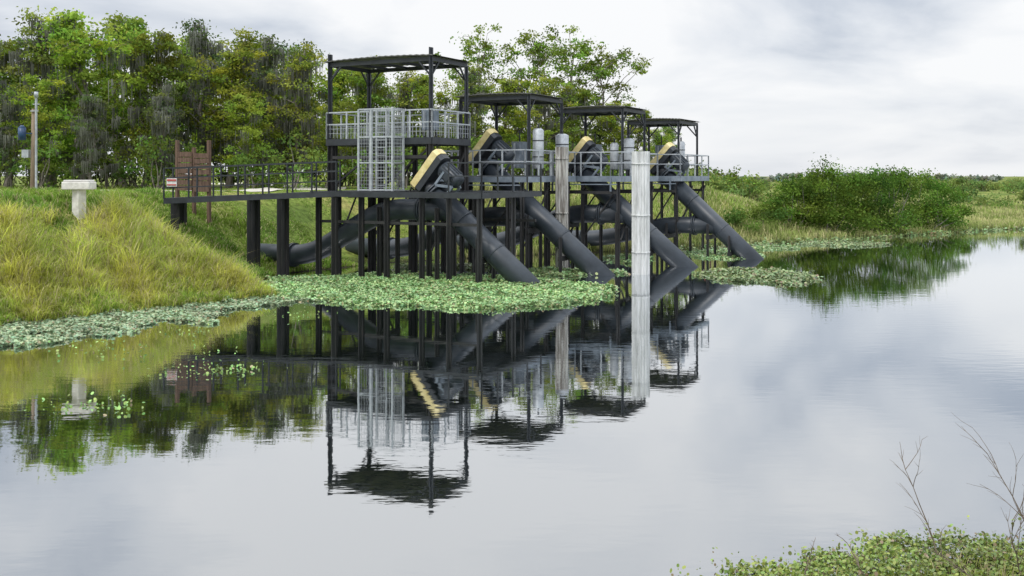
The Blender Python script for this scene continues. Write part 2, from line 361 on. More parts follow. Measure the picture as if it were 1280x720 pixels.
def leaf_mass(name, blobs, leaf, per, col, seed, dens=7):
    rng = np.random.default_rng(seed); A = Acc(); col = np.array(col)
    for (x, y, z, rx_, ry_, rz) in blobs:
        nc = max(6, int(dens * rx_ * ry_))
        for c in range(nc):
            d = rand_dirs(1, rng, .4)[0]; r = rng.uniform(.45, 1.08) ** .6
            cc = np.array([x, y, z]) + d * r * np.array([rx_, ry_, rz])
            if cc[2] < z - rz * .9: continue
            m = int(per * rng.uniform(.5, 1.4)); P_ = cc + rng.normal(0, .3 * min(1.3, rx_ * .5 + .3), (m, 3)) * [1, 1, .65]
            V, F_ = leaf_quads(P_, leaf * rng.uniform(.6, 1.3, m), rng, .6)
            cb = col * rng.uniform(.5, 1.45) * [rng.uniform(.8, 1.25), 1, rng.uniform(.8, 1.2)]
            A.add(V, F_, 1, np.repeat(cb * rng.uniform(.7, 1.3, (m, 1)), 4, axis=0))
            if rng.random() < .3:
                b0 = np.array([x + rng.normal(0, .2), y + rng.normal(0, .2), z - rz]); V, F_ = tube_np([b0, (b0 + cc) / 2 + rng.normal(0, .2, 3), cc], [.05, .03, .01], 4); A.add(V, F_, 0, (.1, .1, .1))
    return link(bpy.data.objects.new(name, A.mesh(name, [M_BARK, M_LEAF])))

bl = []; r_ = random.Random(5)
for i in range(60):
    f = i / 59; x = -40 + f * 58 + r_.uniform(-.6, .6); y = 56 + max(0, (x + 10)) * .75 + r_.uniform(-1.2, 2)
    h = r_.uniform(.8, 2.2) * (1 if x < 5 else .7); bl.append((x, y, gz(x, y) + h * .75, r_.uniform(.9, 1.6), 1.1, h))
leaf_mass('forest_understory', bl, .2, 46, (.15, .22, .045), 3)
bl = []
for i in range(44):
    x = -48 + i * 1.3 + r_.uniform(-.6, .6); y = 76 + max(0, x + 10) * .5; h = r_.uniform(2.6, 4.0) * (1 if x < -12 else .72); bl.append((x, y, gz(x, y) + h, 1.9, 1.6, h))
leaf_mass('background_woodland', bl, .36, 50, (.10, .14, .045), 8, dens=8)
def bush(blobs, seed, col): leaf_mass('willow_bush', blobs, .17, 140, col, seed, dens=11)
bush([(17.6, 63.8, 1.5, 1.6, 1.3, 1.5), (19.0, 65.2, 2.2, 1.8, 1.5, 2.1), (20.7, 66.2, 2.5, 1.9, 1.6, 2.3), (22.6, 67.0, 2.3, 1.8, 1.5, 2.2), (20.8, 64.6, .9, 2.6, .9, 1.1)], 1, (.12, .215, .035))
bush([(24.6, 68.0, 2.2, 1.8, 1.6, 2.1), (26.6, 69.4, 2.2, 1.8, 1.5, 2.1), (25.2, 67.0, 1.0, 2.2, 1.0, 1.1)], 2, (.09, .17, .03))
bush([(28.6, 71.0, 2.2, 1.8, 1.3, 2.1), (30.6, 72.4, 2.0, 1.8, 1.2, 1.9), (32.3, 73.3, 1.5, 1.3, 1.0, 1.4), (29.5, 70.2, .9, 2.4, .8, .9)], 3, (.10, .185, .03))
bush([(13.8, 60.6, .9, 1.2, .9, .8), (15.6, 62.0, 1.1, 1.3, .9, 1.0)], 4, (.13, .21, .045))
bl = []
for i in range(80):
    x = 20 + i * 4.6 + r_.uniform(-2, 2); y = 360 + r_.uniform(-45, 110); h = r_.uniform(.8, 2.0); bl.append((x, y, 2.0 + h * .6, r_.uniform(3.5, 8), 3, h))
leaf_mass('distant_tree_line', bl, 1.0, 20, (.30, .36, .27), 9, dens=1.6)  # leaf colour paled and greyed: distance haze is painted into it
bl = []
for i in range(120):
    x = r_.uniform(38, 95); y = r_.uniform(84, 175); h = r_.uniform(.35, 1.25); bl.append((x, y, gz(x, y) + h * .4, r_.uniform(.7, 2.1), 1.1, h))
for i in range(48):
    x = r_.uniform(10, 34); y = 63 + (x - 10) * .8 + r_.uniform(2, 22); h = r_.uniform(.6, 1.4); bl.append((x, y, gz(x, y) + h * .4, r_.uniform(.8, 1.8), 1.0, h))
leaf_mass('scattered_shrubs', bl, .25, 48, (.15, .205, .06), 10)

# ------------------------------------------------------------------ grass
def scatter(n, x0, x1, y0, y1, rng):
    x = rng.uniform(x0, x1, n); y = rng.uniform(y0, y1, n); d, nr = shore_d(x, y); return x, y, d, nr
def grass_obj(name, x, y, h, w, lean, base, var, rng, dry=0.1, pf=.6, base2=None):
    C = np.stack([x, y, height(x, y) - .02], 1); n = len(x)
    V, F_ = blades(C, h, w, lean, rng)
    pat = .5 + .35 * wob(x, y, pf, 3.0) + .35 * wob(x, y, pf * 4.3, 1.0) + rng.normal(0, .12, n)
    c = np.array(base)[None] * np.ones((n, 1))
    if base2 is not None:
        mxf = np.clip(.5 + .9 * wob(x, y, pf * 1.7, 8) + rng.normal(0, .15, n), 0, 1)[:, None]; c = c * (1 - mxf) + np.array(base2)[None] * mxf
    c = c * (.55 + .85 * np.clip(pat[:, None], 0, 1.2)) * rng.uniform(1 - var, 1 + var, (n, 1))
    yel = rng.random(n) < (dry * (.4 + 1.2 * np.clip(pat, 0, 1)))
    c[yel] = np.array([.52, .46, .26]) * rng.uniform(.7, 1.2, (yel.sum(), 1))
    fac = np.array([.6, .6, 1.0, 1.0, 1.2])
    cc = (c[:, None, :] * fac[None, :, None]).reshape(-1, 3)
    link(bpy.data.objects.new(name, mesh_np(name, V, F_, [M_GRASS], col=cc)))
rng = np.random.default_rng(3)
x, y, d, nr = scatter(340000, -30, -3, 25, 58, rng)
k = (d > .15) & ~nr & (rng.random(len(x)) < np.where(d < 9, 1, .45)) & off_road(x, y); x, y, d = x[k], y[k], d[k]; n = len(x)
hv = np.clip(1 + .9 * wob(x, y, 1.5, 7) + .4 * wob(x, y, 5.0, 2), .35, 2.4)
near_road = np.clip((46 - y) / 3, .25, 1)
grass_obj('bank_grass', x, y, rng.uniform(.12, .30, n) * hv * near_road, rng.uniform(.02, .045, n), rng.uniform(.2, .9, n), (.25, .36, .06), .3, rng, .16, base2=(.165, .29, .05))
tx_, ty_, d, nr = scatter(14500, -22, -6.8, 25, 37.5, rng)
k = (d > .15) & (d < 5.5 + .9 * wob(tx_, ty_, .8, 4)) & (ty_ < 36.3 - (tx_ + 22) * .2 + .6 * wob(tx_, ty_, 1.1)) & ~((np.abs(tx_ + 14.35) < .45) & (ty_ > 31.2) & (ty_ < 33.4))
tx_, ty_, d = tx_[k], ty_[k], d[k]; nt_ = len(tx_); per = 26
th_ = np.clip(.48 + .28 * wob(tx_, ty_, 1.3, 5) + rng.normal(0, .17, nt_), .15, 1.1) * np.clip(.45 + d / 3, .5, 1.1)
x = np.repeat(tx_, per) + rng.normal(0, .08, nt_ * per); y = np.repeat(ty_, per) + rng.normal(0, .08, nt_ * per); n = len(x)
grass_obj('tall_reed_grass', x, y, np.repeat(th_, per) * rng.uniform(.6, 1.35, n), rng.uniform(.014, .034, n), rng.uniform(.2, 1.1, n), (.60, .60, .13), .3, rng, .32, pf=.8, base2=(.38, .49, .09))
x, y, d, nr = scatter(250000, -3, 62, 48, 98, rng)
k = (d > .1) & ~nr & (rng.random(len(x)) < np.clip(1.2 - d / 30, .15, 1)) & off_road(x, y); x, y, d = x[k], y[k], d[k]; n = len(x)
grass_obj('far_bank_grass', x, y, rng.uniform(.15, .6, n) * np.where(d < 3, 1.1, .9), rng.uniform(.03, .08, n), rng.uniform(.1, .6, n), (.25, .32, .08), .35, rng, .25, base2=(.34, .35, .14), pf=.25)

# ------------------------------------------------------------------ floating plants
def in_poly(x, y, P):
    ins = np.zeros(x.shape, bool); n = len(P)
    for i in range(n):
        ax, ay = P[i]; bx, by = P[(i + 1) % n]
        c = ((ay > y) != (by > y)); ins ^= c & (x < (bx - ax) * (y - ay) / ((by - ay) or 1e-9) + ax)
    return ins
def pads(name, x, y, rng, size=.1, zt=.14, col=(.30, .42, .18), up=2.2):
    n = len(x); z = np.maximum(height(x, y), 0) + rng.uniform(.01, 1, n) ** 1.5 * zt * (1 + .8 * wob(x, y, 3.1))
    C = np.stack([x, y, z], 1); nrm = rand_dirs(n, rng, up); a = rand_dirs(n, rng)
    a -= nrm * (a * nrm).sum(1)[:, None]; a /= np.linalg.norm(a, axis=1)[:, None]; b = np.cross(nrm, a)
    s = (size * rng.uniform(.5, 1.3, n) / 2)[:, None]; ang = np.arange(6) * np.pi / 3
    V = np.stack([C + (a * math.cos(t) + b * math.sin(t) * .85) * s for t in ang], 1).reshape(-1, 3)
    pat = .5 + .5 * wob(x, y, 1.9, 1) + .35 * wob(x, y, .7, 4) + rng.normal(0, .2, n)
    c = np.array(col)[None] * (.7 + .45 * pat[:, None]) * rng.uniform(.65, 1.3, (n, 1)); c[:, 0] *= rng.uniform(.75, 1.2, n)
    br = rng.random(n) < .06; c[br] = [.28, .22, .12]
    link(bpy.data.objects.new(name, mesh_np(name, V, np.arange(6 * n).reshape(-1, 6), [M_PAD], col=np.repeat(c, 6, axis=0))))
rng = np.random.default_rng(9)
def jit(x, y): return x + .5 * wob(x, y, 1.7, 2) + rng.normal(0, .14, len(x)), y + .6 * wob(x, y, 1.4, 6) + rng.normal(0, .22, len(x))
x, y, d, nr = scatter(290000, -20, -5, 20, 34, rng)
wd = 3.0 - np.clip((y - 26) / 6, 0, 1) * 1.5 + .9 * wob(x, y, .9, 2) + .4 * wob(x, y, 3.1, 5)
k = (d < .5) & (d > -wd + rng.exponential(.15, len(x))) & ~nr & (wob(x, y, 2.6, 4) > -.38 - .7 * (d > -1.5))
pads('floating_water_plants', x[k], y[k], rng, .09, .07, (.34, .44, .25))
PB = [(-7.6, 32.6), (-6.2, 31.9), (-4.6, 31.1), (-1.9, 30.2), (1.1, 30.5), (3.2, 33.2), (3.2, 35.8), (1.6, 37.2), (.2, 38.5), (-4.5, 40.5), (-6.3, 39.5), (-9.3, 38.2), (-9, 35)]
x, y, d, nr = scatter(320000, -10, 4.5, 29, 41, rng); jx, jy = jit(x, y); k = in_poly(jx, jy, PB) & (wob(x, y, 2.2, 3) > -.68)
pads('floating_water_plants', x[k], y[k], rng, .09, .12, (.29, .41, .17))
for (cx, cy, ax, ay, n) in [(2.4, 41.2, 2.3, 1.3, 12000), (9.8, 39.6, 2.0, 2.6, 28000), (19.4, 58.4, 2.3, 1.8, 9000), (10.6, 50.6, 1.7, 2.4, 9000), (14.3, 55.5, 1.6, 1.6, 6000), (5.6, 47.5, 1.0, 2.0, 4000), (-3.0, 43.5, 2.2, 1.2, 5000)]:
    x = rng.uniform(cx - ax * 1.3, cx + ax * 1.3, n); y = rng.uniform(cy - ay * 1.3, cy + ay * 1.3, n); jx, jy = jit(x, y)
    k = ((jx - cx) / ax) ** 2 + ((jy - cy) / ay) ** 2 < 1; pads('floating_water_plants', x[k], y[k], rng, .12, .10, (.28, .39, .17))
x, y, d, nr = scatter(80000, 9, 60, 50, 84, rng); k = (d < .6) & (d > -.7 + .8 * wob(x, y, .6, 1)) & ~nr
pads('floating_water_plants', x[k], y[k], rng, .16, .2, (.24, .33, .12))
sx = []; sy = []
for (cx, cy, r, n) in [(-7.4, 17.3, .4, 60), (-6.7, 17.0, .25, 14), (-6.2, 20.4, .5, 60), (-5.6, 20.8, .3, 20), (-6.9, 20.9, .3, 14), (-8.7, 21.8, .5, 12), (-7.0, 22.6, .5, 12), (-9.6, 23.4, .6, 40), (-8.4, 25.6, .5, 40), (-6.0, 28.6, .5, 30)]:
    sx.append(rng.normal(cx, r, n)); sy.append(rng.normal(cy, r * .8, n))
pads('water_sprigs', np.concatenate(sx), np.concatenate(sy), rng, .06, .12, (.26, .38, .10), 1.0)
x, y, d, nr = scatter(190000, -3, 9, 5, 12.5, rng); k = nr & (d > -.35 + .35 * wob(x, y, 2.4, 1) - rng.exponential(.09, len(x))) & (wob(x, y, 5, 2) > -.7)
pads('marsh_pennywort', x[k], y[k], rng, .04, .08, (.24, .34, .07), 1.2)
x, y, d, nr = scatter(40000, -3, 9, 5, 12.5, rng); k = nr & (d > -.2); x, y = x[k], y[k]; n = len(x)
grass_obj('near_bank_grass', x, y, rng.uniform(.04, .2, n), rng.uniform(.004, .010, n), rng.uniform(.1, .9, n), (.30, .38, .08), .3, rng, .4)

def twig(name, base, h, seed, lean):
    rng_ = np.random.default_rng(seed); A = Acc(); b = np.array(base, float)
    def grow(p, d, L, r, lev):
        pts = [p]
        for i in range(5): d = d + rng_.normal(0, .09, 3); d /= np.linalg.norm(d); pts.append(pts[-1] + d * L / 5)
        V, F_ = tube_np(pts, np.linspace(r, r * .4, 6), 5); A.add(V, F_, 0, (.1, .1, .1))
        if lev < 2:
            for i in range(3 if lev else 7):
                j = rng_.integers(1, 6); s = d + rng_.normal(0, .45, 3) * [1, .6, .4]; s /= np.linalg.norm(s); grow(pts[min(j, 5)], s, L * rng_.uniform(.25, .5), r * .55, lev + 1)
    grow(b, np.array(lean, float) / np.linalg.norm(lean), h, .008, 0)
    link(bpy.data.objects.new(name, A.mesh(name, [M_TWIG, M_TWIG])))
twig('dead_twig', (4.45, 10.4, 0.0), .95, 1, (-.25, 0, 1)); twig('dead_twig', (5.45, 10.3, 0), 1.2, 2, (-.25, 0, 1)); twig('dead_twig', (5.05, 9.9, 0), .8, 3, (-.4, -.1, .8))
twig('dead_twig', (2.9, 9.9, .0), .3, 5, (.3, 0, 1)); twig('dead_twig', (3.5, 9.8, .0), .4, 6, (-.5, 0, 1)); twig('dead_twig', (5.6, 10.5, .0), .9, 8, (.1, 0, 1))
twig('dead_twig', (4.6, 9.7, .0), .5, 9, (-.6, 0, .6))

# ------------------------------------------------------------------ pump station
def P(N, a, b, z):
    q = np.array(N) + U * a + Vv * b; return Vector((q[0], q[1], z))
def railing(m, pts, h=1.08, step=1.3, mid=(0.55,), w=.05):
    for p, q in zip(pts[:-1], pts[1:]):
        p = Vector(p); q = Vector(q); L = (q - p).length; n = max(1, round(L / step))
        for i in range(n + 1):
            c = p.lerp(q, i / n); m.beam(c, c + Vector((0, 0, h)), w)
        for z in (h,) + tuple(h * k for k in mid): m.beam(p + Vector((0, 0, z)), q + Vector((0, 0, z)), w * .9)
def mesh_panel(m, p, q, z0, z1, s=.14, w=.012):
    p = Vector(p); q = Vector(q); L = (q - p).length; n = int(L / s)
    for i in range(1, n):
        c = p.lerp(q, i / n); m.beam((c.x, c.y, z0), (c.x, c.y, z1), w)
    k = int((z1 - z0) / s)
    for j in range(1, k):
        z = z0 + (z1 - z0) * j / k; m.beam((p.x, p.y, z), (q.x, q.y, z), w)

def platform(name, N, aW, bW, zdeck, zroof, a0, a1, b0, b1, up=False):
    root = empty(name); st = MB(); ra = MB(); pl = MB(); rf = MB(); gr = MB()
    corners = [(0, 0), (-aW, 0), (-aW, bW), (0, bW)]
    for i, (a, b) in enumerate(corners):
        st.ibeam(P(N, a, b, zdeck - .1), P(N, a, b, zroof - .12 if (i > 1) or not up else zroof + .32), .16)
        sa = -1 if a == 0 else 1; sb = 1 if b == 0 else -1
        for da, db in ((sa, 0), (0, sb)):
            st.beam(P(N, a, b, zroof - .8), P(N, a + da * .55, b + db * .55, zroof - .2), .06)
    ov = .18
    for (a, b), (c, d_) in zip(corners, corners[1:] + corners[:1]):
        st.beam(P(N, a, b, zroof - .12), P(N, c, d_, zroof - .12), .1, .16)
    for k in range(1, 5):
        a = -aW * k / 5; st.beam(P(N, a, .03, zroof - .08), P(N, a, bW - .03, zroof - .08), .07, .1)
    nn = 36; cr_ = .06
    for k in range(nn):
        f0, f1 = k / nn, (k + 1) / nn
        aa = -aW - ov + (aW + 2 * ov) * f0; ab = -aW - ov + (aW + 2 * ov) * f1
        z0 = zroof + .02 + cr_ * math.sin(math.pi * f0) + .02 * (k % 2); z1 = zroof + .02 + cr_ * math.sin(math.pi * f1) + .02 * ((k + 1) % 2)
        rf.quad(P(N, aa, -ov, z0), P(N, ab, -ov, z1), P(N, ab, bW + ov, z1), P(N, aa, bW + ov, z0))
        rf.quad(P(N, aa, -ov, z0 - .04), P(N, aa, bW + ov, z0 - .04), P(N, ab, bW + ov, z1 - .04), P(N, ab, -ov, z1 - .04))
        rf.quad(P(N, aa, -ov, z0 - .04), P(N, ab, -ov, z1 - .04), P(N, ab, -ov, z1), P(N, aa, -ov, z0))
    D = [(a0, b0), (a1, b0), (a1, b1), (a0, b1)]; tgt = st if up else gr
    for (a, b), (c, d_) in zip(D, D[1:] + D[:1]):
        tgt.beam(P(N, a, b, zdeck - .13), P(N, c, d_, zdeck - .13), .09, .26)
    nj = int((a1 - a0) / .6)
    for k in range(1, nj):
        a = a0 + (a1 - a0) * k / nj; st.beam(P(N, a, b0 + .05, zdeck - .15), P(N, a, b1 - .05, zdeck - .15), .07, .2)
    ng = int((b1 - b0) / .13)
    for k in range(ng):
        b = b0 + .06 + (b1 - b0 - .12) * (k + .5) / ng; st.beam(P(N, a0 + .05, b, zdeck - .02), P(N, a1 - .05, b, zdeck - .02), .075, .04)
    rp = [P(N, a0, b1, zdeck), P(N, a0, b0, zdeck), P(N, a1, b0, zdeck), P(N, a1, b1, zdeck), P(N, a0, b1, zdeck)]
    railing(ra, rp, w=.055, step=1.1)
    if up:
        for p, q in zip(rp[:-1], rp[1:]): mesh_panel(ra, p, q, zdeck + .05, zdeck + .6, .17, .012)
    else:
        for a in (a0 + .6, a1 - .5): gr.beam(P(N, a, b0 - .08, zdeck - .05), P(N, a, b0 - .08, zdeck - .7), .12, .05)
        gr.beam(P(N, a0 + .3, b0 - .09, zdeck - .38), P(N, a1 - .2, b0 - .09, zdeck - .38), .05)
    na = 3; nb_ = 2 if up else 3; cols_ = {}
    for i in range(na):
        for j in range(nb_):
            a = a0 + .25 + (a1 - a0 - .5) * i / (na - 1); b = b0 + .2 + (b1 - b0 - .4) * j / (nb_ - 1); cols_[i, j] = (a, b)
            pl.ibeam(P(N, a, b, -1.5), P(N, a, b, zdeck - .26), .2)
    for j in range(nb_):
        for i in range(na - 1):
            (a, b), (c, d_) = cols_[i, j], cols_[i + 1, j]
            if (i + j) % 2: pl.beam(P(N, a, b + .12, 1.2), P(N, c, d_ + .12, zdeck - .45), .06)
            pl.beam(P(N, a, b - .12, zdeck - .75), P(N, c, d_ - .12, zdeck - .75), .1, .13)
    for i in (0, 2):
        for j in range(nb_ - 1):
            (a, b), (c, d_) = cols_[i, j], cols_[i, j + 1]
            pl.beam(P(N, a + .12, b, 1.1), P(N, c + .12, d_, zdeck - .5), .055)
    st.obj('steel_frame', M_STEEL, root); ra.obj('guard_rail', M_GALV, root); pl.obj('piles_and_bracing', M_PILE, root); rf.obj('canopy_roof', M_ROOF, root)
    if gr.v: gr.obj('deck_edge', M_BLUEG, root)

def pump(E, slope, s_end, zb, hor, r=.43, drop=3.65, bank=3.2):
    root = empty('irrigation_pump')
    def Q(s, z, b=0): q = np.array(E) - U * s + Vv * b; return Vector((q[0], q[1], z))
    th = math.atan(slope); pi = MB(); fl = MB(); dk = MB(); ye = MB(); mo = MB(); fn = MB()
    pi.tube([Q(-1.6, -1.6 * slope), Q(s_end - .35, (s_end - .35) * slope)], r, 28)
    tdir = (Q(1, slope) - Q(0, 0)).normalized(); sb = zb / slope
    path = [Q(sb - .1, zb), Q(sb + hor, zb), Q(sb + hor + drop, .72), Q(sb + hor + drop + bank, .72)]
    pi.tube(fillet(path, 1.1), r * .97, 28)
    def ring(c, d, rr, t=.07): fl.tube([c - d * t, c + d * t], rr, 28)
    for f in (.30, .62): ring(Q(s_end * f, s_end * f * slope), tdir, r * 1.035, .03)
    ring(Q(s_end - .45, (s_end - .45) * slope), tdir, r * 1.22, .04); ring(Q(s_end - .36, (s_end - .36) * slope), tdir, r * 1.22, .03)
    hd = Vector((-U[0], -U[1], 0))
    for s in (sb + hor * .42, sb + hor * .42 + .1, sb + hor + drop + .9, sb + hor + drop + 1.0): ring(Q(s, zb if s < sb + hor else .72), hd, r * 1.16, .035)
    e0 = Q(s_end - .36, (s_end - .36) * slope); e1 = Q(s_end, s_end * slope)
    dk.tube([e0, e0.lerp(e1, .6), e1], [r * .8, r * .6, r * .4], 20)
    g = Vector((U[0] * math.sin(th), U[1] * math.sin(th), math.cos(th))); n = tdir; v = Vector(V3); c = e1 + g * .48 + n * .1
    # folded sheet-metal belt guard: chamfered oblong box
    prof = [(.92, .20), (.92, -.20), (.80, -.36), (-.78, -.36), (-.90, -.22), (-.90, .22), (-.78, .36), (.80, .36)]
    def slab(m, t0, t1, sc=1.0):
        A_ = [c + g * (x * sc) + v * (y * sc) + n * t0 for x, y in prof]; B_ = [p + n * (t1 - t0) for p in A_]; m.quad(*A_[::-1]); m.quad(*B_)
        for i in range(len(A_)): j = (i + 1) % len(A_); m.quad(A_[i], A_[j], B_[j], B_[i])
    slab(dk, -.20, .05, .97); slab(ye, .052, .32, 1.0); slab(dk, .322, .335, .6)
    for k in (-.4, .4): dk.tube([c + g * k + n * .335, c + g * k + n * .37], .05, 8)
    m0 = c + g * .5 - n * .2; m1 = m0 - n * 1.0
    mo.tube([m0, m0 - n * .06, m0 - n * .1, m1 + n * .12, m1, m1 - n * .06], [.2, .24, .31, .31, .27, .1], 20)
    for k in range(16):
        a = 2 * math.pi * k / 16; o_ = (g * math.cos(a) + v * math.sin(a)) * .325; mo.beam(m0 - n * .16 + o_, m1 + n * .16 + o_, .02, .05)
    mo.beam(m0 - n * .5 + v * -.38, m0 - n * .75 + v * -.38, .18, .26)
    for b in (-.3, .3):
        fn.beam(e0 + v * b + g * .35, m1 + v * b - g * .2, .1); fn.beam(e0 + v * b, e0 + v * b + g * 1.0, .09)
        fn.beam(m1 + v * b - g * .2, m1 + v * b - g * .95, .09)
    dk.obj('gearbox_and_guard_body', M_STEEL, root); ye.obj('yellow_belt_guard', M_YEL, root, .012); mo.obj('electric_motor', M_PIPE, root); fn.obj('motor_mount', M_BLUEG, root)
    pi.obj('pump_pipe', M_PIPE, root); fl.obj('pipe_flanges', M_PIPE, root)
    sd = MB()
    for s in (sb + .3, sb + hor - .2):
        for b in (-.62, .62): sd.ibeam(Q(s, -1.5, b), Q(s, zb + .1, b), .17)
        sd.beam(Q(s, zb - r - .12, -.7), Q(s, zb - r - .12, .7), .16, .2)
    for b in (-.6, .6): sd.ibeam(Q(sb * .55, -1.5, b), Q(sb * .55, sb * .55 * slope + .25, b), .16)
    sd.beam(Q(sb * .55, sb * .55 * slope - r - .2, -.66), Q(sb * .55, sb * .55 * slope - r - .2, .66), .14, .18)
    sd.obj('pipe_saddles', M_PILE, root)

N1, N2, N3, N4 = (-3.13, 38.5), (.72, 42.5), (5.14, 46.3), (8.53, 51.0)
platform('pump_platform', N1, 4.9, 2.67, 5.5, 8.66, -5.0, .1, -.1, 2.77, up=True)
platform('pump_platform', N2, 3.39, 3.27, 4.0, 7.5, -3.7, .6, -1.5, 3.4)
platform('pump_platform', N3, 3.15, 2.88, 4.0, 7.22, -3.4, .6, -1.6, 3.1)
platform('pump_platform', N4, 2.75, 3.1, 4.0, 6.9, -3.0, .6, -1.5, 3.2)
pump((.58, 36.3), .839, 4.4, 2.70, 3.15)
pump((3.57, 40.4), .839, 5.6, 2.27, 3.0)
pump((7.6, 44.0), .854, 5.27, 2.26, 3.0)
pump((11.6, 48.3), .926, 4.75, 1.55, 2.6)

root = empty('steel_walkway'); st = MB(); ra = MB(); pl = MB(); zd = 3.4
D = [(-3.4, -1.3), (3.0, -1.3), (3.0, 3.5), (-5.0, 3.5), (-5.0, -1.0)]
for (a, b), (c, d_) in zip(D[:-1], D[1:]): st.beam(P(N1, a, b, zd - .12), P(N1, c, d_, zd - .12), .1, .2)
for k in range(36):
    b = -1.25 + 4.7 * (k + .5) / 36; st.beam(P(N1, -4.95, b, zd - .02), P(N1, -1.6 if -.75 < b < .75 else 2.95, b, zd - .02), .08, .04)
for a in (-4.3, -3, -1.7, 1.4, 2.4): st.beam(P(N1, a, -1.25, zd - .16), P(N1, a, 3.45, zd - .16), .08, .18)
for a, b in [(-4.6, -1.1), (-2.5, -1.1), (-1.3, -1.1), (.3, -1.1), (1.5, -1.1), (2.8, -1.1), (-3.9, 1.6), (-2.2, 1.9), (.9, 1.8), (2.8, 1.5), (-4.6, 3.3), (-1.5, 3.3), (1.6, 3.3)]:
    pl.ibeam(P(N1, a, b, -1.5), P(N1, a, b, zd - .22), .2)
for b in (-1.1, 3.3): pl.beam(P(N1, -4.6, b + .14, 2.2), P(N1, 2.8, b + .14, 2.2), .08, .11)
for a, b in [(0, 0), (-4.9, 0), (-4.9, 2.67), (0, 2.67), (-2.45, 0)]: pl.ibeam(P(N1, a, b, zd), P(N1, a, b, 5.24), .18)
for a in (-4.9, -2.45): pl.beam(P(N1, a, 0.1, 3.5), P(N1, a + 2.45, .1, 5.2), .07)
railing(ra, [P(N1, 1.6, -1.3, zd), P(N1, 3.0, -1.3, zd), P(N1, 3.0, 3.5, zd)], w=.05)
A0 = Vector((-13.5, 38.6, 3.12)); A1 = P(N1, -3.4, -1.3, zd); dirw = (A1 - A0); perp = Vector((-dirw.y, dirw.x, 0)).normalized() * 1.25
for i, o_ in enumerate((Vector((0, 0, 0)), perp)):
    st.beam(A0 + o_ + Vector((0, 0, -.10)), A1 + o_ + Vector((0, 0, -.10)), .1, .2)
    railing(ra, [A0 + o_, A1 + o_ - dirw * .02], h=1.18, step=.95, mid=(.35, .68))
for k in range(58):
    c = A0.lerp(A1, (k + .5) / 58); st.beam(c + perp * .04, c + perp * .96, .13, .04)
for f in (.06, .49, .66, .97):
    for o_ in (perp * .05, perp * .95):
        c = A0.lerp(A1, f) + o_; pl.ibeam((c.x, c.y, -1.2 if f > .3 else 1.6), (c.x, c.y, c.z - .2), .22)
st.obj('deck', M_STEEL, root); ra.obj('hand_rail', M_STEEL, root); pl.obj('piles', M_PILE, root)
for NA, a, b0, b1 in ((N2, -1.0, 3.44, 4.3), (N3, -1.8, 3.14, 4.5), (N1, -1.6, 3.55, 4.3)):
    r2 = empty('gangway'); g = MB(); rr = MB(); z = 3.98
    for k in range(7): g.beam(P(NA, a + k * .14, b0, z), P(NA, a + k * .14, b1, z), .12, .05)
    g.beam(P(NA, a - .1, b0, z - .1), P(NA, a - .1, b1, z - .1), .06, .2); g.beam(P(NA, a + .95, b0, z - .1), P(NA, a + .95, b1, z - .1), .06, .2)
    railing(rr, [P(NA, a - .1, b0, z), P(NA, a - .1, b1, z)]); railing(rr, [P(NA, a + .95, b0, z), P(NA, a + .95, b1, z)])
    g.obj('planks', M_STEEL, r2); rr.obj('rails', M_GALV, r2)

root = empty('mesh_ladder_cage'); fr = MB(); me_ = MB(); ld = MB(); ca, cbb = -2.75, -1.15
c4 = [P(N1, ca, -.95, 0), P(N1, cbb, -.95, 0), P(N1, cbb, -.2, 0), P(N1, ca, -.2, 0)]
z0, z1 = zd + .02, 6.6
for c in c4 + [c4[0].lerp(c4[1], .38)]: fr.beam((c.x, c.y, z0), (c.x, c.y, z1), .07)
for p, q in zip(c4, c4[1:] + c4[:1]):
    for z in (z0 + .04, z0 + 1.1, z0 + 2.1, z1): fr.beam((p.x, p.y, z), (q.x, q.y, z), .05)
for p, q in zip(c4[:3], c4[1:]): mesh_panel(me_, p, q, z0, z1, .13, .008)
for b in (ca + .4, ca + .85): ld.beam(P(N1, b, -.3, z0), P(N1, b, -.3, z1), .05)
for k in range(10): ld.beam(P(N1, ca + .4, -.3, z0 + .3 * k + .2), P(N1, ca + .85, -.3, z0 + .3 * k + .2), .03)
fr.obj('frame', M_GALV, root); me_.obj('wire_mesh', M_GALV, root); ld.obj('ladder', M_GALV, root)

def standpipe(x, y, zt, r, mat, fl=18):
    root = empty('corrugated_standpipe'); m = MB(); n = fl * 4; zs = [-1.2, .2, 1.4, 2.6, 3.8, zt]
    rr = [r + .028 * math.cos(fl * 2 * math.pi * j / n) for j in range(n)]
    ring = [[Vector((x + rr[j] * math.cos(2 * math.pi * j / n), y + rr[j] * math.sin(2 * math.pi * j / n), z)) for j in range(n)] for z in zs]
    for A_, B_ in zip(ring[:-1], ring[1:]):
        for j in range(n): m.quad(A_[j], A_[(j + 1) % n], B_[(j + 1) % n], B_[j])
    m.quad(*ring[-1]); m.obj('fluted_shell', mat, root)
    b = MB()
    for z in (.9, 2.4, zt - .5): b.tube([(x, y, z - .03), (x, y, z + .03)], r + .04, 32)
    b.obj('bands', mat, root)
standpipe(5.25, 40.6, 5.0, .34, M_WHITE); standpipe(2.15, 43.0, 5.25, .25, M_WHITE2, 12)

